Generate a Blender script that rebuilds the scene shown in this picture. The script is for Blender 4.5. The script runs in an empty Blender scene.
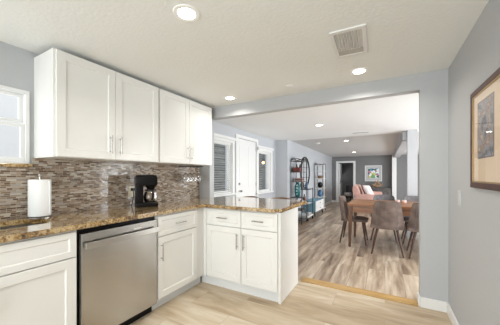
import bpy, bmesh, math, random
from mathutils import Vector, Matrix
random.seed(7)
PI = math.pi
S = bpy.context.scene
C = S.collection
# ------------------------------------------------------------------ camera
cam = bpy.data.cameras.new('camera'); co = bpy.data.objects.new('camera', cam); C.objects.link(co)
cam.sensor_width = 36; cam.lens = 244/500*36; cam.shift_y = 12.5/500; cam.clip_start = .05
co.location = (0, 0, 1.24); co.rotation_euler = (PI/2, 0, math.atan(135/244))
S.camera = co
# ------------------------------------------------------------------ world, daylight, exposure
w = bpy.data.worlds.new('sky'); S.world = w; w.use_nodes = True
w.node_tree.nodes['Background'].inputs[0].default_value = (.965, .985, 1, 1)
w.node_tree.nodes['Background'].inputs[1].default_value = 1.7
S.view_settings.view_transform = 'Standard'; S.view_settings.look = 'None'
S.view_settings.gamma = 1; S.view_settings.use_curve_mapping = False
S.view_settings.exposure = 0.36

def area_lamp(name, loc, target, sx, sy, power, col=(1, .97, .92)):
    l = bpy.data.lights.new(name, 'AREA'); l.shape = 'RECTANGLE'; l.size = sx; l.size_y = sy
    l.energy = power; l.color = col
    o = bpy.data.objects.new(name, l); C.objects.link(o); o.location = loc
    o.rotation_euler = (Vector(target)-Vector(loc)).to_track_quat('-Z', 'Y').to_euler()
    return o
area_lamp('fill_behind_camera', (-.7, -2.4, 1.1), (-.1, 2, 1.45), 2.2, 1.9, 62, (.91, .98, 1))  # unseen fill lamp added behind the camera, tipped slightly up towards the ceiling
area_lamp('daylight_kitchen_window', (-2.62, .2, 1.6), (0, .5, 1.2), (.9), .5, 1, (.95, .98, 1))
area_lamp('fill_dining_right', (2.9, 4.3, 1.1), (-2, 4.6, .9), 2.4, 1.7, 115, (.92, .97, 1))  # fill lamp added out of view on the right to brighten the dining area
area_lamp('fill_living_right', (2.6, 8.6, 1.1), (-1, 9, .9), 2.6, 1.7, 95, (.92, .97, 1))  # added fill for the living room, hung inside it where no window exists
area_lamp('lamp_hall', (-2.3, 13.6, 1.5), (-1.4, 12.6, .8), .8, .8, 5, (.97, .985, 1))  # unseen area lamp inside the far room, whose walls have no window

# ------------------------------------------------------------------ materials
def nt(name):
    m = bpy.data.materials.new(name); m.use_nodes = True
    t = m.node_tree; return m, t, t.nodes['Principled BSDF']
def N(t, kind, **kw):
    n = t.nodes.new(kind)
    for k, v in kw.items():
        if k in n.inputs.keys(): n.inputs[k].default_value = v
        else: setattr(n, k, v)
    return n
def ramp(t, stops, interp='LINEAR'):
    r = t.nodes.new('ShaderNodeValToRGB'); r.color_ramp.interpolation = interp
    e = r.color_ramp.elements
    e[0].position = stops[0][0]; e[0].color = (*stops[0][1], 1)
    e[1].position = stops[1][0]; e[1].color = (*stops[1][1], 1)
    for p, c in stops[2:]:
        x = e.new(p); x.color = (*c, 1)
    return r
def coords(t, scale=(1, 1, 1), rot=(0, 0, 0)):
    tc = t.nodes.new('ShaderNodeTexCoord'); mp = t.nodes.new('ShaderNodeMapping')
    mp.inputs['Scale'].default_value = scale; mp.inputs['Rotation'].default_value = rot
    t.links.new(tc.outputs['Object'], mp.inputs[0]); return mp
def plain(name, col, rough=.5, metal=0, spec=.5, bump=0, bscale=60, vary=0, coat=0, trans=0, emit=0):
    m, t, b = nt(name)
    b.inputs['Base Color'].default_value = (*col, 1); b.inputs['Roughness'].default_value = rough
    b.inputs['Metallic'].default_value = metal; b.inputs['Specular IOR Level'].default_value = spec
    b.inputs['Coat Weight'].default_value = coat; b.inputs['Transmission Weight'].default_value = trans
    if emit: b.inputs['Emission Color'].default_value = (*col, 1); b.inputs['Emission Strength'].default_value = emit
    if bump or vary:
        mp = coords(t); n = N(t, 'ShaderNodeTexNoise', Scale=bscale, Detail=3.0); t.links.new(mp.outputs[0], n.inputs['Vector'])
        if bump:
            bp = N(t, 'ShaderNodeBump', Strength=bump, Distance=.01); t.links.new(n.outputs['Fac'], bp.inputs['Height'])
            t.links.new(bp.outputs[0], b.inputs['Normal'])
        if vary:
            d = tuple(max(0, c*(1-vary)) for c in col); u = tuple(min(1, c*(1+vary)) for c in col)
            r = ramp(t, [(.35, d), (.65, u)]); t.links.new(n.outputs['Fac'], r.inputs[0]); t.links.new(r.outputs[0], b.inputs['Base Color'])
    return m

M = {}
M['ceil'] = plain('ceiling_paint', (.83, .84, .815), .85, bump=.25, bscale=45)
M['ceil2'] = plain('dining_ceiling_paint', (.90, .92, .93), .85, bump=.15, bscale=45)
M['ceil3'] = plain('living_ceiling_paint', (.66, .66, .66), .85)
M['wall'] = plain('blue_grey_wall_paint', (.47, .478, .49), .7, bump=.12, bscale=70)
M['wall_lt'] = plain('pale_grey_wall_paint', (.50, .515, .54), .75, bump=.1, bscale=70)
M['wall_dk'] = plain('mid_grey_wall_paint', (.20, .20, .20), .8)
M['trim'] = plain('white_trim_paint', (.78, .78, .77), .4)
M['cab'] = plain('white_cabinet_lacquer', (.775, .765, .735), .28)
M['toe'] = plain('white_toe_kick', (.72, .73, .73), .5)
M['chrome'] = plain('brushed_nickel', (.50, .48, .45), .25, 1)
M['steel_rim'] = plain('sink_steel', (.6, .6, .6), .3, 1)
M['black'] = plain('black_plastic', (.008, .007, .007), .22, spec=.15)
M['blackmetal'] = plain('black_metal', (.03, .03, .035), .45, .3)
M['paper'] = plain('white_paper', (.88, .88, .87), .9, bump=.2, bscale=120)
M['ivory'] = plain('ivory_plastic', (.74, .66, .50), .4)
M['plate'] = plain('white_plastic', (.78, .78, .76), .4)
M['switchplate'] = plain('pale_grey_switch_plastic', (.56, .57, .57), .45)
M['ring'] = plain('white_lamp_ring', (.93, .93, .91), .5)
M['glass'] = plain('clear_glass', (1, 1, 1), .02, trans=1)
M['lamp'] = plain('lamp_diffuser', (1, .95, .86), .5, emit=9)
M['bulb'] = plain('warm_bulb', (1, .50, .18), .5, emit=5)
M['suede'] = plain('taupe_suede', (.175, .128, .108), .85, vary=.28, bscale=9, bump=.1)
M['greyfab'] = plain('grey_chair_fabric', (.17, .16, .165), .9, vary=.2, bscale=18)
M['dkwood'] = plain('dark_walnut', (.07, .035, .022), .4, vary=.3, bscale=20)
M['blush'] = plain('blush_upholstery', (.60, .36, .31), .9, vary=.08, bscale=9)
M['pillow'] = plain('off_white_cushion_fabric', (.75, .68, .67), .9)
M['mauve'] = plain('dusty_mauve_cushion_fabric', (.26, .21, .23), .9)
M['teal'] = plain('slate_blue_paint', (.15, .30, .38), .5)
M['charcoal'] = plain('charcoal_wood', (.10, .09, .085), .55, vary=.3, bscale=12)
M['mirror'] = plain('mirror_glass', (.85, .86, .87), .03, 1)
M['red'] = plain('dark_red_leather', (.16, .035, .03), .5)
M['navy'] = plain('blue_ceramic', (.05, .14, .26), .3)
M['pinkbook'] = plain('dusty_pink_cloth', (.45, .27, .25), .8)
M['fence'] = plain('grey_fence_boards', (.13, .14, .135), .8, vary=.2, bscale=4)
M['siding'] = plain('white_siding', (.52, .53, .54), .7)
M['mat'] = plain('cream_mat_board', (.86, .68, .50), .8)
M['frame'] = plain('dark_mahogany_frame', (.07, .020, .009), .4, vary=.3, bscale=25)
M['gold'] = plain('gilt_slip', (.42, .28, .12), .35, .6)
M['slat'] = plain('white_blind_slat', (.36, .37, .36), .5)
M['basket'] = plain('woven_wicker', (.24, .14, .07), .8, vary=.4, bscale=60)

def pane_mat():
    m, t, b = nt('window_glass')
    out = t.nodes['Material Output']; tr = t.nodes.new('ShaderNodeBsdfTransparent'); gl = N(t, 'ShaderNodeBsdfGlossy', Roughness=.02)
    fr = N(t, 'ShaderNodeFresnel', IOR=1.45); mx = t.nodes.new('ShaderNodeMixShader')
    geo = t.nodes.new('ShaderNodeNewGeometry'); sb = N(t, 'ShaderNodeMath', operation='SUBTRACT'); sb.inputs[0].default_value = 1; t.links.new(geo.outputs['Backfacing'], sb.inputs[1]); mu = N(t, 'ShaderNodeMath', operation='MULTIPLY'); t.links.new(fr.outputs[0], mu.inputs[0]); t.links.new(sb.outputs[0], mu.inputs[1]); t.links.new(mu.outputs[0], mx.inputs[0]); t.links.new(tr.outputs[0], mx.inputs[1]); t.links.new(gl.outputs[0], mx.inputs[2])
    t.links.new(mx.outputs[0], out.inputs[0]); t.nodes.remove(b); return m
M['pane'] = pane_mat()

def plank_mat(name, cols, L, W, rot, rough, grain, gap, stretch=(1, 9, 1), dist=.6):
    """boards running along local X after rot; cols = ramp stops"""
    m, t, b = nt(name)
    mp = coords(t, rot=rot)
    br = N(t, 'ShaderNodeTexBrick', Scale=1.0); br.offset = .37; br.offset_frequency = 2
    br.inputs['Brick Width'].default_value = L; br.inputs['Row Height'].default_value = W
    br.inputs['Mortar Size'].default_value = .0016; br.inputs['Mortar Smooth'].default_value = .2
    br.inputs['Color1'].default_value = (0, 0, 0, 1); br.inputs['Color2'].default_value = (1, 1, 1, 1); br.inputs['Mortar'].default_value = (.5, .5, .5, 1)
    t.links.new(mp.outputs[0], br.inputs['Vector'])
    # grain, shifted for each board
    sc = N(t, 'ShaderNodeVectorMath', operation='MULTIPLY'); sc.inputs[1].default_value = stretch; t.links.new(mp.outputs[0], sc.inputs[0])
    off = N(t, 'ShaderNodeVectorMath', operation='MULTIPLY'); off.inputs[1].default_value = (13, 7, 5); t.links.new(br.outputs['Color'], off.inputs[0])
    ad = N(t, 'ShaderNodeVectorMath', operation='ADD'); t.links.new(sc.outputs[0], ad.inputs[0]); t.links.new(off.outputs[0], ad.inputs[1])
    n = N(t, 'ShaderNodeTexNoise', Scale=1.6, Detail=5.0, Roughness=.6, Distortion=dist); t.links.new(ad.outputs[0], n.inputs['Vector'])
    mx = N(t, 'ShaderNodeMix', data_type='FLOAT'); mx.inputs[0].default_value = grain
    bw = t.nodes.new('ShaderNodeRGBToBW'); t.links.new(br.outputs['Color'], bw.inputs[0])
    t.links.new(bw.outputs[0], mx.inputs[2]); t.links.new(n.outputs['Fac'], mx.inputs[3])
    r = ramp(t, cols); t.links.new(mx.outputs[0], r.inputs[0])
    g = N(t, 'ShaderNodeMix', data_type='RGBA'); g.inputs[7].default_value = (*gap, 1)
    t.links.new(br.outputs['Fac'], g.inputs[0]); t.links.new(r.outputs[0], g.inputs[6]); t.links.new(g.outputs[2], b.inputs['Base Color'])
    b.inputs['Roughness'].default_value = rough
    return m
M['tile'] = plank_mat('pale_wood_look_tile', [(.28, (.36, .255, .15)), (.5, (.55, .44, .31)), (.72, (.72, .65, .54))], 1.2, .3, (0, 0, 0), .38, .8, (.36, .29, .22), (.9, 5, 1))
M['laminate'] = plank_mat('grey_brown_laminate', [(.28, (.12, .078, .05)), (.42, (.27, .195, .135)), (.53, (.41, .315, .23)), (.70, (.62, .515, .40))], 1.2, .19, (0, 0, PI/2), .28, .84, (.20, .15, .12), (.8, 7, 1), .15)
def wood_mat(name, a, b_, rough, sc):
    m, t, b = nt(name); mp = coords(t, scale=sc)
    n = N(t, 'ShaderNodeTexNoise', Scale=3.0, Detail=4.0, Distortion=.8); t.links.new(mp.outputs[0], n.inputs['Vector'])
    r = ramp(t, [(.3, a), (.7, b_)]); t.links.new(n.outputs['Fac'], r.inputs[0]); t.links.new(r.outputs[0], b.inputs['Base Color'])
    b.inputs['Roughness'].default_value = rough; return m
M['tablewood'] = wood_mat('acacia_table_wood', (.15, .05, .015), (.38, .15, .04), .34, (1, 8, 8))
M['legwood'] = wood_mat('walnut_table_leg', (.07, .028, .012), (.17, .07, .028), .3, (8, 8, 1))
M['threshold'] = wood_mat('oak_threshold_wood', (.38, .22, .07), (.58, .37, .14), .35, (1, 14, 14))
M['stoolwood'] = wood_mat('warm_brown_bentwood', (.20, .115, .065), (.33, .21, .13), .4, (3, 3, 8))
M['drift'] = wood_mat('driftwood', (.22, .12, .06), (.50, .33, .2), .7, (6, 6, 6))

def mosaic():
    m, t, b = nt('linear_mosaic_backsplash')
    tc = t.nodes.new('ShaderNodeTexCoord'); sp = t.nodes.new('ShaderNodeSeparateXYZ'); cb = t.nodes.new('ShaderNodeCombineXYZ')
    t.links.new(tc.outputs['Object'], sp.inputs[0])
    t.links.new(sp.outputs['Y'], cb.inputs[0]); t.links.new(sp.outputs['Z'], cb.inputs[1])
    def brick(wd, off):
        br = N(t, 'ShaderNodeTexBrick', Scale=1.0); br.offset = off; br.offset_frequency = 2; br.squash = .6; br.squash_frequency = 3
        br.inputs['Brick Width'].default_value = wd; br.inputs['Row Height'].default_value = .013
        br.inputs['Mortar Size'].default_value = .0013; br.inputs['Mortar Smooth'].default_value = .1
        br.inputs['Color1'].default_value = (0, 0, 0, 1); br.inputs['Color2'].default_value = (1, 1, 1, 1); br.inputs['Mortar'].default_value = (.5, .5, .5, 1)
        t.links.new(cb.outputs[0], br.inputs['Vector']); return br
    br = brick(.055, .43)
    r = ramp(t, [(0, (.12, .07, .04)), (.16, (.25, .165, .10)), (.34, (.42, .335, .25)), (.5, (.19, .125, .08)), (.62, (.34, .26, .185)), (.76, (.52, .46, .38)), (.86, (.28, .205, .145)), (.94, (.37, .33, .29))], 'CONSTANT')
    t.links.new(br.outputs['Color'], r.inputs[0])
    g = N(t, 'ShaderNodeMix', data_type='RGBA'); g.inputs[7].default_value = (.40, .36, .31, 1)
    t.links.new(br.outputs['Fac'], g.inputs[0]); t.links.new(r.outputs[0], g.inputs[6]); t.links.new(g.outputs[2], b.inputs['Base Color'])
    rr = ramp(t, [(0, (.10,)*3), (.3, (.35,)*3), (.6, (.08,)*3), (.8, (.3,)*3)], 'CONSTANT'); t.links.new(br.outputs['Color'], rr.inputs[0]); t.links.new(rr.outputs[0], b.inputs['Roughness'])
    bp = N(t, 'ShaderNodeBump', Strength=.5, Distance=.002); bp.invert = True
    t.links.new(br.outputs['Fac'], bp.inputs['Height']); t.links.new(bp.outputs[0], b.inputs['Normal'])
    return m
M['mosaic'] = mosaic()
def granite():
    m, t, b = nt('gold_brown_granite'); mp = coords(t)
    n1 = N(t, 'ShaderNodeTexNoise', Scale=7.0, Detail=6.0, Roughness=.65, Distortion=1.2); n2 = N(t, 'ShaderNodeTexNoise', Scale=55.0, Detail=4.0, Roughness=.7)
    n3 = N(t, 'ShaderNodeTexVoronoi', Scale=70.0)
    for n in (n1, n2, n3): t.links.new(mp.outputs[0], n.inputs['Vector'])
    r = ramp(t, [(.38, (.03, .016, .010)), (.45, (.20, .11, .04)), (.51, (.40, .26, .10)), (.57, (.60, .46, .26)), (.64, (.24, .14, .06))])
    mx = N(t, 'ShaderNodeMix', data_type='FLOAT'); mx.inputs[0].default_value = .55
    t.links.new(n1.outputs['Fac'], mx.inputs[2]); t.links.new(n2.outputs['Fac'], mx.inputs[3]); t.links.new(mx.outputs[0], r.inputs[0])
    r2 = ramp(t, [(.06, (1, 1, 1)), (.16, (0, 0, 0))]); t.links.new(n3.outputs['Distance'], r2.inputs[0])
    g = N(t, 'ShaderNodeMix', data_type='RGBA'); g.inputs[7].default_value = (.03, .018, .012, 1)
    t.links.new(r2.outputs[0], g.inputs[0]); t.links.new(r.outputs[0], g.inputs[6]); t.links.new(g.outputs[2], b.inputs['Base Color'])
    b.inputs['Roughness'].default_value = .11; b.inputs['Specular IOR Level'].default_value = .9; b.inputs['Coat Weight'].default_value = 1; b.inputs['Coat Roughness'].default_value = .04
    return m
M['granite'] = granite()
def brushed():
    m, t, b = nt('brushed_stainless_steel'); mp = coords(t, scale=(1, 60, .6))
    n = N(t, 'ShaderNodeTexNoise', Scale=4.0, Detail=3.0); t.links.new(mp.outputs[0], n.inputs['Vector'])
    r = ramp(t, [(.3, (.46, .445, .42)), (.7, (.53, .515, .49))]); t.links.new(n.outputs['Fac'], r.inputs[0]); t.links.new(r.outputs[0], b.inputs['Base Color'])
    b.inputs['Metallic'].default_value = 1; b.inputs['Roughness'].default_value = .27
    b.inputs['Anisotropic'].default_value = .6
    return m
M['steel'] = brushed()
def patches(name, stops, scale, rough=.6, detail=2.0):
    m, t, b = nt(name); mp = coords(t)
    n = N(t, 'ShaderNodeTexNoise', Scale=scale, Detail=detail, Distortion=.7); t.links.new(mp.outputs[0], n.inputs['Vector'])
    r = ramp(t, stops); t.links.new(n.outputs['Fac'], r.inputs[0]); t.links.new(r.outputs[0], b.inputs['Base Color']); b.inputs['Roughness'].default_value = rough
    return m
M['print'] = patches('sepia_blue_landscape_print', [(.30, (.05, .045, .045)), (.42, (.15, .15, .17)), (.50, (.36, .35, .38)), (.57, (.25, .14, .08)), (.66, (.62, .54, .46))], 13, .45, 5.0)
def abstract():
    m, t, b = nt('colourful_abstract_print'); mp = coords(t)
    n = N(t, 'ShaderNodeTexVoronoi', Scale=14.0); t.links.new(mp.outputs[0], n.inputs['Vector'])
    bw = t.nodes.new('ShaderNodeRGBToBW'); t.links.new(n.outputs['Color'], bw.inputs[0])
    r = ramp(t, [(0, (.02, .08, .16)), (.25, (.05, .30, .42)), (.38, (.80, .84, .84)), (.46, (.16, .38, .14)), (.54, (.62, .60, .12)), (.60, (.78, .82, .83)), (.74, (.55, .22, .28)), (.80, (.04, .10, .12))], 'CONSTANT')
    t.links.new(bw.outputs[0], r.inputs[0]); t.links.new(r.outputs[0], b.inputs['Base Color']); b.inputs['Roughness'].default_value = .4; return m
M['abstract'] = abstract()
def dotted():
    m, t, b = nt('teal_vase_with_pale_dots'); mp = coords(t)
    n = N(t, 'ShaderNodeTexVoronoi', Scale=13.0); n.inputs['Randomness'].default_value = .15; t.links.new(mp.outputs[0], n.inputs['Vector'])
    r = ramp(t, [(.25, (.42, .60, .58)), (.36, (.01, .13, .14))]); t.links.new(n.outputs['Distance'], r.inputs[0]); t.links.new(r.outputs[0], b.inputs['Base Color']); b.inputs['Roughness'].default_value = .3; return m
M['dots'] = dotted()

# ------------------------------------------------------------------ mesh helpers
def box(bm, x0, y0, z0, x1, y1, z1, bev=0):
    r = bmesh.ops.create_cube(bm, size=1); vs = r['verts']
    for v in vs: v.co = Vector(((x0+x1)/2+v.co.x*(x1-x0), (y0+y1)/2+v.co.y*(y1-y0), (z0+z1)/2+v.co.z*(z1-z0)))
    if bev:
        es = list({e for v in vs for e in v.link_edges})
        bmesh.ops.bevel(bm, geom=es, offset=bev, segments=2, affect='EDGES', profile=.6)
    return vs
def tube(bm, pts, rad, seg=10, cap=True):
    """tube along points, rad a number or a list"""
    P = [Vector(p) for p in pts]; n = len(P); rings = []
    if not isinstance(rad, (list, tuple)): rad = [rad]*n
    up = None
    for i, p in enumerate(P):
        d = (P[min(i+1, n-1)]-P[max(i-1, 0)]).normalized()
        if up is None: up = Vector((0, 0, 1)) if abs(d.z) < .9 else Vector((1, 0, 0))
        a = d.cross(up).normalized(); b = a.cross(d).normalized(); up = b
        rings.append([bm.verts.new(p+(a*math.cos(2*PI*k/seg)+b*math.sin(2*PI*k/seg))*rad[i]) for k in range(seg)])
    for r0, r1 in zip(rings, rings[1:]):
        for k in range(seg): bm.faces.new((r0[k], r0[(k+1) % seg], r1[(k+1) % seg], r1[k]))
    if cap:
        bm.faces.new(rings[0][::-1]); bm.faces.new(rings[-1])
def lathe(bm, prof, seg=28, cx=0, cy=0, close=True):
    rings = [[bm.verts.new((cx+r*math.cos(2*PI*k/seg), cy+r*math.sin(2*PI*k/seg), z)) for k in range(seg)] for r, z in prof]
    for a, b in zip(rings, rings[1:]):
        for k in range(seg): bm.faces.new((a[k], a[(k+1) % seg], b[(k+1) % seg], b[k]))
    if close:
        bm.faces.new(rings[0][::-1]); bm.faces.new(rings[-1])
def sheet(bm, grid, thick=None):
    """grid of points to a surface; thick = offset vector function for a back side"""
    def mk(g): return [[bm.verts.new(p) for p in row] for row in g]
    A = mk(grid); R, K = len(A), len(A[0])
    B = mk(thick)
    for i in range(R-1):
        for j in range(K-1):
            bm.faces.new((A[i][j], A[i][j+1], A[i+1][j+1], A[i+1][j])); bm.faces.new((B[i][j], B[i+1][j], B[i+1][j+1], B[i][j+1]))
    for j in range(K-1):
        bm.faces.new((A[0][j+1], A[0][j], B[0][j], B[0][j+1])); bm.faces.new((A[-1][j], A[-1][j+1], B[-1][j+1], B[-1][j]))
    for i in range(R-1):
        bm.faces.new((A[i][0], A[i+1][0], B[i+1][0], B[i][0])); bm.faces.new((A[i+1][-1], A[i][-1], B[i][-1], B[i+1][-1]))
def obj(name, bm, mat, parent=None, smooth=False, label=None):
    bmesh.ops.recalc_face_normals(bm, faces=bm.faces)
    me = bpy.data.meshes.new(name); bm.to_mesh(me); bm.free()
    me.materials.append(M[mat] if isinstance(mat, str) else mat)
    o = bpy.data.objects.new(name, me); C.objects.link(o)
    if parent: o.parent = parent
    if smooth:
        for p in me.polygons: p.use_smooth = True
        try: me.set_sharp_from_angle(angle=math.radians(38))
        except Exception: pass
    if label: o['label'] = label
    return o
def tag(o, label, cat, group=None):
    o['label'] = label; o['category'] = cat
    if group: o['group'] = group
    return o
def thing(name, label, cat, loc=(0, 0, 0), rz=0, group=None):
    o = bpy.data.objects.new(name, None); C.objects.link(o); o.location = loc; o.rotation_euler = (0, 0, rz); o.empty_display_size = .1
    return tag(o, label, cat, group)
def struct(name, bm, mat, parent=None):
    o = obj(name, bm, mat, parent)
    if not parent: o['kind'] = 'structure'
    return o
def sempty(name, loc=(0, 0, 0), rz=0):
    o = bpy.data.objects.new(name, None); C.objects.link(o); o.location = loc; o.rotation_euler = (0, 0, rz); o['kind'] = 'structure'; o.empty_display_size = .1
    return o
def B(*a, bev=0):
    bm = bmesh.new(); box(bm, *a, bev=bev); return bm
def copy_tree(o, parent=None):
    c = o.copy(); C.objects.link(c)
    if parent: c.parent = parent
    for ch in list(o.children): copy_tree(ch, c)
    return c
def wall_holes(axis, const, thick, a0, a1, z0, z1, holes):
    """solid wall slab; axis 'x' = plane x=const running along y, 'y' = plane y=const running along x"""
    bm = bmesh.new()
    As = sorted({a0, a1, *[h[0] for h in holes], *[h[1] for h in holes]}); Zs = sorted({z0, z1, *[h[2] for h in holes], *[h[3] for h in holes]})
    As = [a for a in As if a0 <= a <= a1]
    inc = {}
    for i in range(len(As)-1):
        for j in range(len(Zs)-1):
            ca, cz = (As[i]+As[i+1])/2, (Zs[j]+Zs[j+1])/2
            inc[i, j] = not any(h[0] < ca < h[1] and h[2] < cz < h[3] for h in holes)
    V = {}
    def v(i, j, s):
        k = (i, j, s)
        if k not in V:
            c = const+(thick if s else 0)
            V[k] = bm.verts.new((c, As[i], Zs[j]) if axis == 'x' else (As[i], c, Zs[j]))
        return V[k]
    for (i, j), on in inc.items():
        if not on: continue
        for s in (0, 1): bm.faces.new((v(i, j, s), v(i+1, j, s), v(i+1, j+1, s), v(i, j+1, s)))
        for di, dj, e in ((-1, 0, ((0, 0), (0, 1))), (1, 0, ((1, 0), (1, 1))), (0, -1, ((0, 0), (1, 0))), (0, 1, ((0, 1), (1, 1)))):
            if not inc.get((i+di, j+dj), False):
                (p, q), (r, u) = e
                bm.faces.new((v(i+p, j+q, 0), v(i+r, j+u, 0), v(i+r, j+u, 1), v(i+p, j+q, 1)))
    return bm

# ------------------------------------------------------------------ THE SETTING
CH, DH = 2.2, 2.12
struct('floor_kitchen', B(-2.55, -2.6, -.1, .65, 2.79, 0), 'tile')
struct('floor_dining', B(-2.6, 2.79, -.1, 3.1, 14.2, 0), 'laminate')
struct('trim_1', B(-.86, 2.775, -.02, .275, 2.89, .012, bev=.004), 'threshold')['label'] = 'oak threshold strip between tile and laminate'
struct('ceiling_kitchen', B(-2.55, -2.6, CH, .65, 2.79, CH+.1), 'ceil')
struct('ceiling_dining', B(-2.6, 2.9, DH, 3.1, 6.0, DH+.18), 'ceil2')
bm = bmesh.new()                                    # sloping living-room ceiling
v0 = [(-2.6, 6.0, 2.125), (3.1, 6.0, 2.125), (3.1, 11.75, 2.055), (-2.6, 11.75, 2.055)]
a = [bm.verts.new(p) for p in v0]; b = [bm.verts.new((p[0], p[1], 2.3)) for p in v0]
bm.faces.new(a); bm.faces.new(b[::-1])
for k in range(4): bm.faces.new((a[k], a[(k+1) % 4], b[(k+1) % 4], b[k]))
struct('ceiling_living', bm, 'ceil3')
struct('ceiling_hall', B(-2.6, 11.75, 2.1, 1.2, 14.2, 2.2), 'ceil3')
struct('wall_left', wall_holes('x', -2.41, -.14, -2.6, 2.95, 0, CH, [(-.35, .825, 1.32, 1.885)]), 'wall')
struct('wall_right', B(.5, -2.6, 0, .65, 2.95, CH), 'wall')
struct('wall_back', wall_holes('y', -2.5, -.1, -2.55, .65, 0, CH, [(-2.3, .3, .1, 2.1)]), 'wall')
# header wall with the wide opening: pier, lintel and right return
struct('wall_front', wall_holes('y', 2.79, .10, -2.41, .5, 0, 2.25, [(-2.205, .29, -.01, 2.045)]), 'wall')
struct('wall_front_dining', B(.5, 2.8, 0, 3.1, 2.95, DH), 'wall_lt')
struct('wall_left_dining', wall_holes('x', -2.45, -.14, 2.95, 5.78, 0, 2.3, [(3.0, 3.74, .91, 1.82), (3.93, 4.70, 0, 1.95), (4.80, 5.47, .85, 1.78)]), 'wall_lt')
struct('wall_left_return', B(-2.59, 5.78, 0, -2.27, 5.9, 2.3), 'wall_lt')
struct('wall_left_living', B(-2.27, 5.78, 0, -2.13, 11.6, 2.3), 'wall_lt')
struct('wall_right_dining', wall_holes('x', 3.0, .1, 2.95, 11.7, 0, 2.3, [(3.1, 5.5, .2, 2.0)]), 'wall_lt')
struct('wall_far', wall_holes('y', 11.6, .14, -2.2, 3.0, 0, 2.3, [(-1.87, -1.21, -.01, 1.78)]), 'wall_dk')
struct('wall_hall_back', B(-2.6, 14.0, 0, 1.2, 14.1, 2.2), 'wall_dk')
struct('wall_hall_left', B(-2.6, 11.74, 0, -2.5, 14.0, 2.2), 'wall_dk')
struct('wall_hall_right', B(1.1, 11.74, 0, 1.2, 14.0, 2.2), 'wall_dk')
# beam and posts on the right of the living room
struct('trim_2', B(.31, 5.75, 1.93, .50, 11.3, 2.2), 'wall_lt')['label'] = 'pale grey beam running to the far wall'
struct('trim_3', B(.385, 5.68, 0, .55, 5.86, 2.15), 'wall')['label'] = 'pale square post at the near end of the beam'
struct('trim_4', B(.25, 11.28, 0, .40, 11.6, 2.1), 'trim')['label'] = 'white pilaster against the far wall'
# baseboards
def base(name, x0, y0, x1, y1, h=.095): struct(name, B(x0, y0, 0, x1, y1, h, bev=.004), 'trim')
base('baseboard_right', .485, -2.5, .5, 2.775)
base('baseboard_front', .29, 2.775, .5, 2.79)
base('baseboard_jamb', .275, 2.79, .29, 2.89)
base('baseboard_left_living', -2.13, 5.9, -2.115, 11.58)
base('baseboard_far', -2.115, 11.585, -1.95, 11.6)
base('baseboard_far_right', -1.13, 11.585, .25, 11.6)
base('baseboard_left_dining', -2.45, 4.77, -2.435, 5.78)
struct('trim_5', B(-2.13, 9.95, .0, -2.105, 10.03, 1.74), 'trim')['label'] = 'white vertical casing on the left living wall'
# backsplash and granite sill
struct('wall_left_backsplash', B(-2.41, .845, .915, -2.398, 2.79, 1.375), 'mosaic')
struct('wall_left_backsplash_low', B(-2.41, -.8, .915, -2.3985, .845, 1.30), 'mosaic')
struct('window_sill', B(-2.52, -.36, 1.30, -2.375, .835, 1.325, bev=.003), 'granite')

# windows ------------------------------------------------------
def window(name, y0, y1, z0, z1, wx, casing=None, blinds=None, rail=None, f=.035, s=.03):
    w_ = sempty(name, (wx, 0, 0)); s0_ = s
    bm = bmesh.new()
    for a in ((y0, z0, y1, z0+f), (y0, z1-f, y1, z1), (y0, z0+f, y0+f, z1-f), (y1-f, z0+f, y1, z1-f)): box(bm, -.10, a[0], a[1], -.005, a[2], a[3], bev=.003)
    obj('window_frame', bm, 'trim', w_)
    zs = [(z0+f, z1-f)] if rail is None else [(z0+f, rail-.005), (rail+.005, z1-f)]
    for k, (a, b) in enumerate(zs):
        bm = bmesh.new(); s = s0_; dx = -.035 if k == 0 else -.065
        for q in ((y0+f, a, y1-f, a+s), (y0+f, b-s, y1-f, b), (y0+f, a+s, y0+f+s, b-s), (y1-f-s, a+s, y1-f, b-s)): box(bm, dx-.012, q[0], q[1], dx+.012, q[2], q[3], bev=.002)
        sh = obj('sash', bm, 'trim', w_); obj('pane', B(dx-.003, y0+f+s, a+s, dx+.001, y1-f-s, b-s), 'pane', sh)
    if rail: obj('sash_latch', B(-.03, (y0+y1)/2-.03, rail-.03, -.01, (y0+y1)/2+.03, rail-.015, bev=.003), 'plate', w_)
    if casing:
        c = casing; bm = bmesh.new()
        box(bm, 0, y0-c, z0-.01, .018, y0, z1); box(bm, 0, y1, z0-.01, .018, y1+c, z1)
        box(bm, 0, y0-c, z1, .02, y1+c, z1+c); box(bm, 0, y0-c-.03, z1+c-.02, .04, y1+c+.03, z1+c+.03, bev=.004)
        obj('casing', bm, 'trim', w_); obj('stool', B(-.02, y0-c-.02, z0-.03, .045, y1+c+.02, z0, bev=.004), 'trim', w_)
    if blinds:
        obj('blind_headrail', B(-.03, blinds[0], z1-.04, -.002, blinds[1], z1, bev=.003), 'trim', w_)
        bm = bmesh.new(); z = z0+.03
        while z < z1-.05:
            vs = box(bm, -.028, blinds[0], z-.001, .0, blinds[1], z+.001)
            bmesh.ops.rotate(bm, verts=vs, cent=(-.014, 0, z), matrix=Matrix.Rotation(math.radians(12), 3, 'Y')); z += .04
        obj('blind_slats', bm, 'slat', w_)
    return w_
window('window_1', -.35, .825, 1.325, 1.885, -2.395, rail=1.635, f=.024, s=.024)
window('window_2', 3.0, 3.74, .91, 1.82, -2.45, casing=.07, blinds=(3.04, 3.70), f=.025, s=.025)
window('window_3', 4.80, 5.47, .85, 1.78, -2.45, casing=.08, blinds=(4.83, 5.02), f=.025, s=.025)
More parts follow.
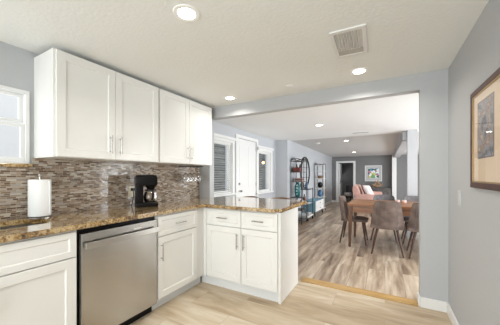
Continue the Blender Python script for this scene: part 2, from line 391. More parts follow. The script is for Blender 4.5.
# dining exterior door -------------------------------------------
d = sempty('door_1', (-2.45, 0, 0)); bm = bmesh.new()
for q in ((3.86, 0, 3.93, 1.95), (4.70, 0, 4.77, 1.95), (3.86, 1.95, 4.77, 2.01)): box(bm, 0, q[0], q[1], .02, q[2], q[3])
obj('casing', bm, 'trim', d)
bm = bmesh.new(); box(bm, -.045, 3.935, .01, -.005, 4.695, 1.945)
for (a, b_, c_, e) in ((4.02, 4.27, .2, .85), (4.36, 4.61, .2, .85), (4.02, 4.27, 1.0, 1.82), (4.36, 4.61, 1.0, 1.82)):
    box(bm, -.006, a, c_, -.001, b_, e, bev=.003)
lf = obj('door_leaf', bm, 'trim', d)
bm = bmesh.new(); tube(bm, [(-.005, 4.0, .93), (.03, 4.0, .93), (.035, 4.0, .93), (.06, 4.0, .93)], [.012, .012, .026, .02]); obj('door_knob', bm, 'chrome', lf, True)
bm = bmesh.new(); tube(bm, [(-.005, 4.0, 1.07), (.012, 4.0, 1.07)], .024); obj('deadbolt', bm, 'chrome', lf, True)
for z in (.25, 1.0, 1.75): obj('hinge', B(-.004, 4.685, z, .006, 4.705, z+.09), 'chrome', lf)
# far doorway ----------------------------------------------------
d = sempty('door_2', (0, 11.6, 0)); bm = bmesh.new()
for q in ((-1.95, 0, -1.87, 1.78), (-1.21, 0, -1.13, 1.78), (-1.95, 1.78, -1.13, 1.86)): box(bm, q[0], -.02, q[1], q[2], 0, q[3])
for q in ((-1.87, 0, -1.85, 1.78), (-1.23, 0, -1.21, 1.78)): box(bm, q[0], 0, q[1], q[2], .14, q[3])
obj('casing', bm, 'trim', d)
bm = bmesh.new(); box(bm, -1.845, .15, .01, -1.805, .80, 1.76, bev=.003); lf = obj('door_leaf', bm, 'trim', d)
bm = bmesh.new(); tube(bm, [(-1.805, .24, .95), (-1.75, .24, .95), (-1.75, .36, .95)], .013); box(bm, -1.808, .20, .82, -1.80, .28, 1.08); obj('door_handle', bm, 'blackmetal', lf)

# outside the left windows
tag(obj('neighbouring_wall', B(-5.0, -3.0, 0, -4.9, 2.6, 3.4), 'siding'), 'pale sunlit wall seen through the kitchen window', 'wall')
bm = bmesh.new()
for k in range(16): box(bm, -3.95, 2.7, .08+k*.16, -3.9, 9.0, .225+k*.16)
for k in range(4): box(bm, -4.05, 2.75+k*2, 0, -3.97, 2.85+k*2, 2.6)
box(bm, -3.97, 2.7, .05, -3.951, 9.0, 2.62)
tag(obj('board_fence', bm, 'fence'), 'grey horizontal board fence seen through the dining windows', 'fence')
t = thing('porch_lantern', 'small lit lantern outside the second dining window', 'lantern', (-2.85, 5.88, 1.52))
bm = bmesh.new(); lathe(bm, [(.0, .16), (.05, .12), (.055, .10), (.05, .10)], 12); tube(bm, [(0, 0, .14), (0, 0, .62)], .006); obj('lantern_cap', bm, 'blackmetal', t, True)
bm = bmesh.new(); bmesh.ops.create_uvsphere(bm, u_segments=14, v_segments=10, radius=.035); bmesh.ops.translate(bm, verts=bm.verts, vec=(0, 0, .05)); obj('bulb', bm, 'bulb', t, True)
obj('bracket', B(-.01, -.01, .60, .26, .01, .625), 'blackmetal', t)

# ------------------------------------------------------------------ ceiling fittings
def downlight(x, y, z, label, power=5, r=.052, group='recessed ceiling lights', tilt=0):
    t = thing('recessed_light', label, 'ceiling light', (x, y, z), 0, group); t.rotation_euler.x = tilt
    bm = bmesh.new(); lathe(bm, [(r, -.004), (r*1.45, -.005), (r*1.52, -.001), (r*1.52, .0005), (r, .0005)], 32, close=False)
    bm.faces.new([v for v in bm.verts][-32:]); obj('trim_ring', bm, 'ring', t, True)
    bm = bmesh.new(); lathe(bm, [(r*.98, -.0052), (r*.98, -.001)], 28); obj('diffuser', bm, 'lamp', t)
    l = bpy.data.lights.new('downlight_lamp', 'AREA'); l.shape = 'DISK'; l.size = r*2; l.energy = power; l.color = (1, .95, .87); l.spread = math.radians(150)
    o = bpy.data.objects.new('downlight_lamp', l); C.objects.link(o); o.parent = t; o.location = (0, 0, -.012)
downlight(-1.03, 1.085, CH, 'largest recessed ceiling light, nearest above the kitchen', 7)
downlight(-.21, 2.46, CH, 'recessed kitchen ceiling light just below the square vent')
downlight(-1.69, 2.54, CH, 'recessed kitchen ceiling light near the right end of upper cabinets', 2.5)
downlight(-1.015, 4.35, DH, 'recessed light in the white dining ceiling beyond the header', 5)
def livz(y): return 2.125-.07*(y-6)/5.75
downlight(-.87, 6.65, livz(6.65), 'nearer of two recessed lights in the grey living ceiling', 5, tilt=-.012)
downlight(-1.0, 9.7, livz(9.7), 'farther of two recessed lights in the grey living ceiling', 5, tilt=-.012)
t = thing('ceiling_vent', 'square white louvred air vent in the kitchen ceiling', 'vent', (-.225, 1.9, CH), math.radians(2))
bm = bmesh.new(); hw, hd = .115, .20
for q in ((-hw, -hd, hw, -hd+.035), (-hw, hd-.035, hw, hd), (-hw, -hd+.035, -hw+.028, hd-.035), (hw-.028, -hd+.035, hw, hd-.035)): box(bm, q[0], q[1], -.010, q[2], q[3], 0, bev=.003)
obj('vent_frame', bm, 'plate', t)
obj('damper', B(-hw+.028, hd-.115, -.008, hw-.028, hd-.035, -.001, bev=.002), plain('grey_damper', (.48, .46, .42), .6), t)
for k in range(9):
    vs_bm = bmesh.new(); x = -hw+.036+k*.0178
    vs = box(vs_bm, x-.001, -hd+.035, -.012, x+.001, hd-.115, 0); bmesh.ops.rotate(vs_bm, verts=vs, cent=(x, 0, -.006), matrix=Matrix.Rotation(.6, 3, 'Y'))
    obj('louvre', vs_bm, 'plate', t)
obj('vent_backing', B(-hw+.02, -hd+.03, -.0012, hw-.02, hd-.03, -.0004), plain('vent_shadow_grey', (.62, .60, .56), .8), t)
bm = bmesh.new(); lathe(bm, [(.05, 0), (.05, -.006), (.04, -.010), (.0001, -.011)], 24); tag(obj('ceiling_cover_plate', bm, 'ceil', None, True), 'small flat round cover plate on the kitchen ceiling near the header', 'cover plate').location = (-.9, 2.52, CH)
bm = bmesh.new(); lathe(bm, [(.07, 0), (.07, -.02), (.055, -.03), (.0001, -.032)], 24); tag(obj('smoke_detector', bm, 'plate', None, True), 'small round white smoke detector on living ceiling near the left wall', 'smoke detector').location = (-1.62, 6.75, livz(6.75))
t = thing('ceiling_vent', 'narrow slot air vent in the white dining ceiling', 'vent', (-.44, 5.5, DH))
bm = bmesh.new(); box(bm, -.17, -.04, -.008, .17, .04, 0, bev=.003); obj('vent_frame', bm, 'plate', t)
bm = bmesh.new()
for k in range(3): box(bm, -.15, -.025+k*.02, -.0095, .15, -.016+k*.02, -.0085)
obj('vent_slots', bm, 'blackmetal', t)

# ------------------------------------------------------------------ cabinets
def shaker(bm, x0, z0, x1, z1, y=0, t=.02, rail=.058, dep=.009):
    """door slab in the local XZ plane, front towards -Y at y-t"""
    f = y-t
    def q(a, b, c, d, yy): return [bm.verts.new((a, yy, b)), bm.verts.new((c, yy, b)), bm.verts.new((c, yy, d)), bm.verts.new((a, yy, d))]
    e = .0015
    back = q(x0, z0, x1, z1, y); side = q(x0, z0, x1, z1, f+e); o = q(x0+e, z0+e, x1-e, z1-e, f)
    i0 = q(x0+rail, z0+rail, x1-rail, z1-rail, f); i1 = q(x0+rail+.006, z0+rail+.006, x1-rail-.006, z1-rail-.006, f+dep)
    for a, b in ((back, side), (side, o), (o, i0), (i0, i1)):
        for k in range(4): bm.faces.new((a[k], a[(k+1) % 4], b[(k+1) % 4], b[k]))
    bm.faces.new(i1); bm.faces.new(back[::-1])
def pull(parent, x, z, L, y, vert=True):
    bm = bmesh.new(); r = .0055; o = .03
    if vert:
        tube(bm, [(x, y-o, z-L/2), (x, y-o, z+L/2)], r)
        for s in (-1, 1): tube(bm, [(x, y, z+s*L*.36), (x, y-o, z+s*L*.36)], r*.8)
    else:
        tube(bm, [(x-L/2, y-o, z), (x+L/2, y-o, z)], r)
        for s in (-1, 1): tube(bm, [(x+s*L*.36, y, z), (x+s*L*.36, y-o, z)], r*.8)
    obj('handle', bm, 'chrome', parent, True)
G = .003
def cab_door(t, x0, x1, z0, z1, hx, hz, L=.16):
    bm = bmesh.new(); shaker(bm, x0+G/2, z0+G/2, x1-G/2, z1-G/2); d = obj('door', bm, 'cab', t); pull(d, hx, hz, L, -.02)
def cab_drawer(t, x0, x1, z0, z1, L=.13, rail=.038, handle=True):
    bm = bmesh.new(); shaker(bm, x0+G/2, z0+G/2, x1-G/2, z1-G/2, rail=rail, dep=.006); d = obj('drawer', bm, 'cab', t)
    if handle: pull(d, (x0+x1)/2, (z0+z1)/2, L, -.02, False)
R90 = PI/2
# upper cabinets: local x = world y, front towards world +x
def upper(y0, y1, xs, hs, label):
    t = thing('wall_cabinet', label, 'cabinet', (-2.10, y0, 1.372), R90, 'white wall cabinets')
    W = y1-y0; bm = bmesh.new(); box(bm, 0, 0, 0, W-.002, .31, .79, bev=.001); obj('body', bm, 'cab', t)
    for (a, b), h in zip(xs, hs): cab_door(t, a, b, .004, .785, h, .13)
    return t
upper(.855, 1.788, [(0.012, .455), (.455, .92)], [.405, .492], 'wider white two-door wall cabinet nearest the window')
upper(1.79, 2.69, [(.01, .45), (.45, .89)], [.412, .482], 'narrower white two-door wall cabinet above the coffee maker, next to the header')
# base cabinets, local origin at floor, body 0.59 deep behind the door plane
def base_cab(name_label, loc, rz, W, depth=.58, kick=True):
    t = thing('base_cabinet', name_label, 'cabinet', loc, rz, 'white base cabinets')
    obj('body', B(0.001, 0, .10, W-.001, depth, .875, bev=.001), 'cab', t)
    if kick: obj('toe_kick', B(0.001, .055, 0, W-.001, .075, .10), 'toe', t)
    return t
XF = -1.81
t = base_cab('white sink base cabinet left of the dishwasher', (XF, -.05, 0), R90, .92)
for q in list(t.children):
    if q.name.startswith('body'): bpy.data.objects.remove(q)
bm = bmesh.new(); box(bm, .001, 0, .10, .018, .58, .875); box(bm, .902, 0, .10, .919, .58, .875); box(bm, .018, 0, .10, .902, .58, .118); box(bm, .018, .565, .118, .902, .58, .875); box(bm, .018, 0, .66, .902, .018, .72)
box(bm, .018, 0, .862, .902, .018, .875); obj('body', bm, 'cab', t)
cab_drawer(t, .01, .91, .70, .865, handle=False); cab_door(t, .01, .455, .11, .695, .41, .58); cab_door(t, .46, .91, .11, .695, .505, .58)
t = base_cab('white base cabinet with one drawer and door, right of the dishwasher', (XF, 1.515, 0), R90, .672, .58)
cab_drawer(t, .01, .53, .68, .862); cab_door(t, .01, .53, .11, .675, .04, .54)
t = thing('base_cabinet', 'white peninsula base cabinet with two drawers and two doors', 'cabinet', (XF, 2.19, 0), 0, 'white base cabinets')
bm = bmesh.new(); box(bm, 0.002, 0, .10, .91, .55, .875, bev=.001); obj('body', bm, 'cab', t)
obj('end_panel', B(.911, -.004, 0, .935, .53, .875, bev=.001), 'cab', t); obj('toe_kick', B(-.056, .022, 0, .911, .04, .10), 'toe', t)
obj('corner_filler', B(.002, -.018, .10, .045, -.001, .87), 'cab', t)
cab_drawer(t, .048, .50, .69, .865); cab_drawer(t, .503, .91, .69, .865)
cab_door(t, .048, .50, .11, .685, .462, .55); cab_door(t, .503, .91, .11, .685, .541, .55)
# dishwasher
t = thing('dishwasher', 'stainless steel dishwasher with bar handle under the granite worktop', 'dishwasher', (XF, .872, 0), R90)
W = .64
obj('tub', B(0.004, .01, .09, W-.004, .56, .872), 'black', t)
bm = bmesh.new(); box(bm, .012, -.032, .095, W-.012, .008, .842, bev=.006); dd = obj('door', bm, 'steel', t)
bm = bmesh.new(); box(bm, .02, -.075, .742, W-.02, -.058, .785, bev=.005)
for x in (.05, W-.05): box(bm, x-.012, -.06, .755, x+.012, -.03, .775)
obj('handle', bm, plain('satin_steel_handle', (.55, .53, .50), .28, 1), dd)
obj('badge', B(.40, -.0335, .80, .47, -.0315, .806), 'plate', dd)
obj('toe_kick', B(.004, .045, 0, W-.004, .06, .09), 'black', t)

# worktop --------------------------------------------------------
def cells(xs, ys, inc, z0, z1):
    bm = bmesh.new(); V = {}
    def v(i, j, s):
        if (i, j, s) not in V: V[i, j, s] = bm.verts.new((xs[i], ys[j], z1 if s else z0))
        return V[i, j, s]
    on = {(i, j): inc((xs[i]+xs[i+1])/2, (ys[j]+ys[j+1])/2) for i in range(len(xs)-1) for j in range(len(ys)-1)}
    for (i, j), o in on.items():
        if not o: continue
        for s in (0, 1): bm.faces.new((v(i, j, s), v(i+1, j, s), v(i+1, j+1, s), v(i, j+1, s)))
        for di, dj, (p, q), (r, u) in ((-1, 0, (0, 0), (0, 1)), (1, 0, (1, 0), (1, 1)), (0, -1, (0, 0), (1, 0)), (0, 1, (0, 1), (1, 1))):
            if not on.get((i+di, j+dj), False): bm.faces.new((v(i+p, j+q, 0), v(i+r, j+u, 0), v(i+r, j+u, 1), v(i+p, j+q, 1)))
    bmesh.ops.recalc_face_normals(bm, faces=bm.faces)
    return bm
SX0, SX1, SY0, SY1 = -2.31, -2.0, .12, .84
def inc(x, y):
    if SX0 < x < SX1 and SY0 < y < SY1: return False
    if y < 2.135: return x < -1.77
    if y > 2.785: return x > -2.2
    return True
bm = cells([-2.397, SX0, -2.2, SX1, -1.77, -.865], [-.8, SY0, SY1, 2.135, 2.785, 3.1], lambda x, y: inc(x, y), .878, .915)
ve = [e for e in bm.edges if abs(e.verts[0].co.z-e.verts[1].co.z) > .01 and ((abs(e.verts[0].co.x+.865) < 1e-4 and (abs(e.verts[0].co.y-2.135) < 1e-4 or abs(e.verts[0].co.y-3.1) < 1e-4)) or (SX0-1e-4 < e.verts[0].co.x < SX1+1e-4 and SY0-1e-4 < e.verts[0].co.y < SY1+1e-4 and len(e.link_faces) == 2 and abs(e.verts[0].co.x+2.2) > .01))]
bmesh.ops.bevel(bm, geom=ve, offset=.05, segments=6, affect='EDGES')
se = [e for e in bm.edges if abs(e.verts[0].co.z-e.verts[1].co.z) < 1e-4 and len(e.link_faces) == 2 and e.calc_face_angle(0) > 1.2]
bmesh.ops.bevel(bm, geom=se, offset=.006, segments=2, affect='EDGES')
tag(obj('worktop', bm, 'granite'), 'polished gold and brown granite worktop turning into the peninsula', 'worktop')
t = thing('kitchen_sink', 'undermount steel sink in the granite left of the paper towels', 'sink', (0, 0, 0))
bm = bmesh.new()
a, b_, c_, e = SX0-.01, SX1+.01, SY0-.01, SY1+.01
for q in ((a, c_, .70, b_, e, .705), (a, c_, .705, a+.008, e, .877), (b_-.008, c_, .705, b_, e, .877), (a+.008, c_, .705, b_-.008, c_+.008, .877), (a+.008, e-.008, .705, b_-.008, e, .877)): box(bm, *q)
obj('basin', bm, 'steel_rim', t)
bm = bmesh.new(); lathe(bm, [(.04, .7052), (.04, .708), (.02, .707)], 20, -2.15, .5); obj('drain', bm, 'chrome', t, True)

# ------------------------------------------------------------------ on the worktop
WT = .915
t = thing('paper_towel_holder', 'chrome upright paper towel holder on the granite left of the wall cabinets', 'paper towel holder', (-2.31, .855, WT))
bm = bmesh.new(); lathe(bm, [(.075, 0), (.075, .006), (.06, .012), (.01, .014)], 28); obj('holder_base', bm, 'chrome', t, True)
bm = bmesh.new(); tube(bm, [(0, 0, .01), (0, 0, .315)], .006); obj('pole', bm, 'chrome', t, True)
bm = bmesh.new(); bmesh.ops.create_uvsphere(bm, u_segments=14, v_segments=10, radius=.013); bmesh.ops.translate(bm, verts=bm.verts, vec=(0, 0, .325)); obj('finial', bm, 'chrome', t, True)
bm = bmesh.new(); R = .068
lathe(bm, [(.02, .016), (R, .016), (R+.001, .02), (R+.001, .286), (R, .29), (.02, .29)], 40, close=False)
i0 = bm.verts[:]; 
r1, r2 = i0[:40], i0[-40:]
for k in range(40): bm.faces.new((r1[k], r2[k], r2[(k+1) % 40], r1[(k+1) % 40]))
box(bm, R-.03, .03, .03, R+.016, .032, .28)
tag(obj('paper_towel_roll', bm, 'paper', None, True), 'full white roll of paper towels on the chrome holder', 'paper towels').location = (-2.31, .855, WT)

t = thing('coffee_maker', 'black drip coffee maker with glass carafe in front of the backsplash', 'coffee maker', (-2.17, 1.70, WT), math.radians(52))
bm = bmesh.new(); box(bm, -.11, -.085, 0, .11, .085, .045, bev=.012); obj('base', bm, 'black', t, True)
bm = bmesh.new(); box(bm, -.11, -.082, .04, -.03, .082, .27, bev=.012); obj('water_tank', bm, 'black', t, True)
bm = bmesh.new(); box(bm, -.112, -.086, .215, .105, .086, .315, bev=.018); hd_ = obj('brew_head', bm, 'black', t, True)
bm = bmesh.new(); box(bm, -.10, -.08, .315, .095, .08, .325, bev=.004); obj('lid', bm, 'black', hd_, True)
bm = bmesh.new(); lathe(bm, [(.06, .0), (.035, -.04), (.03, -.04)], 24, .04, 0); bmesh.ops.translate(bm, verts=bm.verts, vec=(0, 0, .218)); obj('filter_basket', bm, 'black', t, True)
bm = bmesh.new(); lathe(bm, [(.055, .047), (.066, .06), (.070, .10), (.062, .14), (.046, .165), (.044, .168), (.05, .17), (.058, .14), (.066, .10), (.062, .062), (.05, .05)], 30, .04, 0, close=False)
ca = obj('carafe', bm, plain('smoked_glass', (.86, .82, .76), .03, trans=1), t, True)
bm = bmesh.new(); lathe(bm, [(.047, .162), (.052, .162), (.052, .176), (.02, .178)], 28, .04, 0); obj('carafe_lid', bm, 'black', ca, True)
bm = bmesh.new(); tube(bm, [(.05, -.05, .165), (.06, -.095, .16), (.06, -.11, .13), (.055, -.10, .085), (.05, -.07, .075)], .009); obj('carafe_handle', bm, 'black', ca, True)
bm = bmesh.new(); box(bm, .108, -.03, .012, .113, .03, .034); obj('switch_panel', bm, 'blackmetal', t)
# outlet with plug
t = thing('wall_outlet', 'ivory electrical outlet on the mosaic left of the coffee maker', 'outlet', (-2.398, 1.685, 1.06), R90)
obj('face_plate', B(-.036, -.007, -.058, .036, 0, .058, bev=.003), 'ivory', t)
for z in (-.025, .025): obj('socket', B(-.016, -.010, z-.014, .016, -.006, z+.014, bev=.003), 'ivory', t)
t = thing('power_cord', 'black plug and cord from the outlet to coffee maker', 'cord', (0, 0, 0))
obj('plug', B(-2.388, 1.67, 1.07, -2.36, 1.70, 1.10, bev=.004), 'black', t)
bm = bmesh.new(); tube(bm, [(-2.365, 1.685, 1.075), (-2.35, 1.68, 1.02), (-2.345, 1.66, .95), (-2.33, 1.64, .921), (-2.27, 1.60, .921)], .004, 8); obj('cable', bm, 'black', t, True)
# hanging wine glasses
t = thing('stemware_rack', 'dark metal stemware rack under the end of the wall cabinets', 'rack', (-2.23, 2.31, 1.37))
for k in range(4): 
    bm = bmesh.new(); tube(bm, [(-.11, .01+k*.08, -.02), (.09, .01+k*.08, -.02)], .004, 8); obj('rail', bm, 'blackmetal', t)
for x in (-.10, .08):
    bm = bmesh.new(); tube(bm, [(x, .01, -.014), (x, .25, -.014)], .003, 8); tube(bm, [(x, .05, -.014), (x, .05, -.001)], .003, 8); tube(bm, [(x, .21, -.014), (x, .21, -.001)], .003, 8); obj('crossbar', bm, 'blackmetal', t)
bm = bmesh.new(); lathe(bm, [(.030, .0), (.032, .0005), (.006, .006), (.004, .02), (.004, .075), (.012, .085), (.034, .11), (.040, .145), (.036, .19), (.034, .19), (.038, .145), (.032, .112), (.008, .088), (.0005, .086)], 24)
g0 = obj('wine_glass', bm, 'glass', None, True)
gl = [(-2.19, 2.36, 'wine glass hanging at the front left of the rack'), (-2.19, 2.445, 'wine glass hanging at the front middle of the rack'), (-2.19, 2.53, 'wine glass hanging front right of the rack nearest the grey pier'), (-2.295, 2.40, 'wine glass hanging at the back left of the rack'), (-2.295, 2.49, 'wine glass hanging at the back right of the rack')]
for k, (x, y, l) in enumerate(gl):
    o = g0 if k == 0 else g0.copy()
    if k: C.objects.link(o)
    o.location = (x, y, 1.344); o.rotation_euler = (PI, 0, 0); tag(o, l, 'wine glass', 'wine glasses hanging under the wall cabinet')

# right wall: framed print and light switch -----------------------
t = thing('framed_picture', 'framed print with cream mat in a dark mahogany frame on the right wall', 'picture', (.5, 1.80, 1.161), 0)
hy, H_ = .265, .597; fw = .033
bm = bmesh.new()
for q in ((-hy, 0, hy, fw), (-hy, H_-fw, hy, H_), (-hy, fw, -hy+fw, H_-fw), (hy-fw, fw, hy, H_-fw)): box(bm, -.02, q[0], q[1], 0, q[2], q[3], bev=.004)
obj('frame', bm, 'frame', t)
bm = bmesh.new(); s = .008
for q in ((-hy+fw, fw, hy-fw, fw+s), (-hy+fw, H_-fw-s, hy-fw, H_-fw), (-hy+fw, fw+s, -hy+fw+s, H_-fw-s), (hy-fw-s, fw+s, hy-fw, H_-fw-s)): box(bm, -.0175, q[0], q[1], -.002, q[2], q[3])
obj('gilt_slip', bm, 'gold', t)
obj('mat_board', B(-.010, -hy+fw, fw, -.004, hy-fw, H_-fw), 'mat', t)
obj('print_border', B(-.0115, -.10, .175, -.010, .152, .508), plain('grey_print_border', (.22, .19, .17), .7), t)
obj('print', B(-.0130, -.092, .183, -.0115, .144, .50), 'print', t, label='muted grey and sepia print')
obj('glazing', B(-.0155, -hy+fw, fw, -.0142, hy-fw, H_-fw), 'pane', t)
t = thing('light_switch', 'white light switch on the right wall beside the framed print', 'switch', (.5, 2.40, 1.065))
obj('face_plate', B(-.006, -.036, -.058, 0, .036, .058, bev=.003), 'switchplate', t); obj('rocker', B(-.010, -.015, -.03, -.005, .015, .03, bev=.002), 'switchplate', t)

# ------------------------------------------------------------------ bar stools behind the peninsula
def stool():
    t = thing('bar_stool', 'bentwood bar stool', 'bar stool', (0, 0, 0), 0, 'bentwood bar stools behind the peninsula')
    bm = bmesh.new(); lathe(bm, [(.01, .62), (.19, .62), (.205, .635), (.20, .655), (.01, .66)], 32); obj('seat', bm, 'stoolwood', t, True)
    bm = bmesh.new(); n = 22; A, Bk = [], []
    for i in range(7):
        f = i/6; ra, rb = [], []
        for j in range(n+1):
            a = math.radians(-15+210*j/n); top = .825+.065*math.sin(max(0, min(PI, (a))))
            z = .68+f*(top-.68); r = .205+.02*f
            ra.append((r*math.cos(a), r*math.sin(a), z)); rb.append(((r+.022)*math.cos(a), (r+.022)*math.sin(a), z))
        A.append(ra); Bk.append(rb)
    sheet(bm, A, Bk); obj('backrest', bm, 'stoolwood', t, True)
    for sx in (-1, 1):
        for sy in (-1, 1):
            bm = bmesh.new(); tube(bm, [(sx*.13, sy*.13, .63), (sx*.20, sy*.20, 0)], [.016, .011]); obj('leg', bm, 'blackmetal', t, True)
    bm = bmesh.new(); tube(bm, [(.18*math.cos(2*PI*k/24), .18*math.sin(2*PI*k/24)*1.0, .25) for k in range(25)], .009, 8); 
    bmesh.ops.scale(bm, verts=bm.verts, vec=(1.28, 1.28, 1)); obj('foot_ring', bm, 'blackmetal', t, True)
    return t
s0 = stool()
for k, (x, y, l) in enumerate([(-1.93, 3.33, 'left bentwood bar stool behind the granite peninsula, in front of the white door'), (-1.42, 3.38, 'right bentwood bar stool behind the granite peninsula, nearest its free end')]):
    o = s0 if k == 0 else copy_tree(s0); o.location = (x, y, 0); o['label'] = l

# ------------------------------------------------------------------ dining table and chairs
t = thing('dining_table', 'reddish brown wooden dining table with tapered legs on the laminate', 'table', (.5, 4.95, 0))
hx, hy = 1.07, .46
bm = bmesh.new(); box(bm, -hx, -hy, .715, hx, hy, .75, bev=.006); obj('tabletop', bm, 'tablewood', t)
bm = bmesh.new()
for s in (-1, 1):
    box(bm, -hx+.06, s*(hy-.06)-.012, .60, hx-.06, s*(hy-.06)+.012, .714); box(bm, s*(hx-.06)-.012, -hy+.07, .60, s*(hx-.06)+.012, hy-.07, .714)
obj('apron', bm, 'tablewood', t)
for sx in (-1, 1):
    for sy in (-1, 1):
        bm = bmesh.new(); vs = box(bm, -.036, -.036, 0, .036, .036, .714, bev=0)
        for v in vs:
            if v.co.z < .1: v.co.x = v.co.x*.55+sx*.015; v.co.y = v.co.y*.55+sy*.0
        bmesh.ops.translate(bm, verts=bm.verts, vec=(sx*(hx-.05), sy*(hy-.05), 0)); obj('leg', bm, 'legwood', t)
def make_chair(fab):
    """front towards +y; back shell behind"""
    t = thing('dining_chair', 'x', 'chair', (0, 0, 0), 0, 'upholstered chairs around the dining table')
    bm = bmesh.new(); n = 10; top, bot = [], []
    for i in range(n+1):
        y = -.20+.43*i/n; hw = .225-.01*(i/n)-(.03*max(0, (i-7)/3)**2)
        ra, rb = [], []
        for j in range(9):
            u = -1+2*j/8; ra.append((u*hw, y, .46-.012*(1-u*u)-.02*max(0, abs(u)-.8)*3-.02*max(0, (i-8)/2))); rb.append((u*hw*.97, y, .405))
        top.append(ra); bot.append(rb)
    sheet(bm, top, bot); obj('seat', bm, fab, t, True)
    bm = bmesh.new(); A, Bk = [], []
    for i in range(11):
        f = i/10; z = .40+.44*f; hw = .235-.062*f
        if f > .9: hw -= (f-.9)*.12
        y0 = -.20-.055*f; ra, rb = [], []
        for j in range(13):
            u = -1+2*j/12; y = y0+.085*abs(u)**2.4*(1-.35*f)
            zz = z-(.012*abs(u)**3 if f > .95 else 0)
            ra.append((u*hw, y+.014, zz)); rb.append((u*hw*1.03, y-.022, zz))
        A.append(ra); Bk.append(rb)
    sheet(bm, A, Bk); bk = obj('backrest', bm, fab, t, True)
    bm = bmesh.new()
    for s in (-1, 1):
        pts = []
        for i in range(11):
            f = i/10; u = s*.62; hw = .235-.062*f; y = -.20-.055*f+.085*abs(u)**2.4*(1-.35*f)
            pts.append((u*hw*1.03, y-.0225, .40+.44*f))
        tube(bm, pts, .0035, 6)
    obj('seam', bm, 'greyfab', bk)
    for sx in (-1, 1):
        for sy, y0, y1 in ((-1, -.15, -.225), (1, .15, .21)):
            bm = bmesh.new(); tube(bm, [(sx*.13, y0, .41), (sx*.215, y1, 0)], [.021, .011], 8); obj('leg', bm, 'dkwood', t, True)
    return t
ch = make_chair('suede'); cg = make_chair('greyfab')
spots = [(ch, .03, 4.52, 0, 'taupe suede chair seen from behind at the near side of the dining table'),
         (ch, .53, 4.52, 0, 'taupe suede chair half hidden by the opening edge at the table near side'),
         (ch, -.50, 4.93, -PI/2, 'taupe suede chair at the left end of the dining table'),
         (cg, -.02, 5.38, PI, 'grey dining chair at the far side behind the foremost taupe chair'),
         (cg, .50, 5.38, PI, 'grey dining chair at the far side of the table, right of its twin'),
         ]
used = set()
for src, x, y, rz, l in spots:
    o = src if src not in used else copy_tree(src); used.add(src)
    o.location = (x, y, 0); o.rotation_euler = (0, 0, rz); o['label'] = l
bm = bmesh.new(); lathe(bm, [(.03, 0), (.035, .004), (.035, .085), (.031, .085), (.031, .01), (.001, .01)], 20)
g1 = obj('candle_jar', bm, plain('pink_frosted_candle', (.75, .55, .5), .4), None, True)
for k, (x, y, l) in enumerate([(.20, 5.12, 'pale pink candle jar, left one on the dining table'), (.30, 5.12, 'pale pink candle jar, right one on the dining table')]):
    o = g1 if k == 0 else g1.copy()
    if k: C.objects.link(o)
    o.location = (x, y, .75); tag(o, l, 'candle', 'candle jars on the dining table'); o.scale = (1, 1, .5)

# ------------------------------------------------------------------ living room
def etagere(label, loc, dx, dy, h, shelves, sm='charcoal'):
    t = thing('etagere_shelf', label, 'shelf', loc)
    for x in (0, dx):
        for y in (0, dy):
            bm = bmesh.new(); tube(bm, [(x, y, 0), (x, y, h)], .010, 8); obj('post', bm, 'blackmetal', t, True)
    for z in shelves:
        bm = bmesh.new(); box(bm, -.008, -.008, z-.014, dx+.008, dy+.008, z); obj('shelf', bm, sm, t)
    bm = bmesh.new()
    for x in (0, dx): tube(bm, [(x, dy*k/12, h+.07*math.sin(PI*k/12)) for k in range(13)], .009, 8)
    for y in (0, dy):
        tube(bm, [(dx*k/8, y, h+.03*math.sin(PI*k/8)) for k in range(9)], .009, 8)
    obj('arched_top', bm, 'blackmetal', t, True); return t
etagere('nearer black metal etagere with a teal dotted vase', (-2.10, 5.95, 0), .28, .42, 1.62, [.1, .35, .67, 1.075, 1.32, 1.60])
etagere('farther black metal etagere with pale shelves beyond the round wall ornament', (-2.10, 8.32, 0), .28, .46, 1.58, [.12, .50, .80, 1.12, 1.38, 1.57], 'trim')
def put(name, bm, mat, loc, label, cat, group=None, sm=True):
    o = obj(name, bm, mat, None, sm); o.location = loc; return tag(o, label, cat, group)
bm = bmesh.new(); lathe(bm, [(.04, 0), (.07, .05), (.085, .16), (.075, .28), (.045, .34), (.04, .36), (.05, .38)], 24); put('vase', bm, 'dots', (-1.98, 6.12, .80-.30+.0), 'tall teal vase with pale dots on the nearer etagere', 'vase')
bpy.data.objects['vase'].location.z = .671
def basket(w, d, h):
    bm = bmesh.new(); vs = box(bm, -w/2, -d/2, 0, w/2, d/2, h, bev=.0)
    for v in vs:
        if v.co.z < h/2: v.co.x *= .85; v.co.y *= .85
    bmesh.ops.bevel(bm, geom=bm.edges[:], offset=.012, segments=2, affect='EDGES'); return bm
put('storage_box', basket(.2, .22, .11), 'red', (-1.98, 6.09, 1.321), 'dark red leather box on the nearer etagere', 'box')
for k, (l, m) in enumerate([('lowest pink book in the stack on the nearer etagere', 'pinkbook'), ('middle charcoal book in the stack on the nearer etagere', 'charcoal'), ('topmost pink book in the stack on the nearer etagere', 'pinkbook')]):
    put('book', B(-.09, -.12+.01*k, 0, .09, .12-.01*k, .03, bev=.002), m, (-1.96, 6.20, 1.0755+.0302*k), l, 'book', 'stacked books on the nearer etagere', False)
for k in range(3):
    bm = bmesh.new(); lathe(bm, [(.02, 0), (.036, .03), (.04, .09), (.02, .15), (.012, .19), (.016, .2)], 16)
    put('bottle', bm, 'charcoal', ([-2.04, -1.93, -1.985][k], [6.25, 6.25, 6.335][k], 1.321), ['dark bottle nearest the red box on the etagere', 'middle dark bottle beside the red box', 'dark bottle farthest from the red box'][k], 'bottle', 'dark bottles on the nearer etagere')
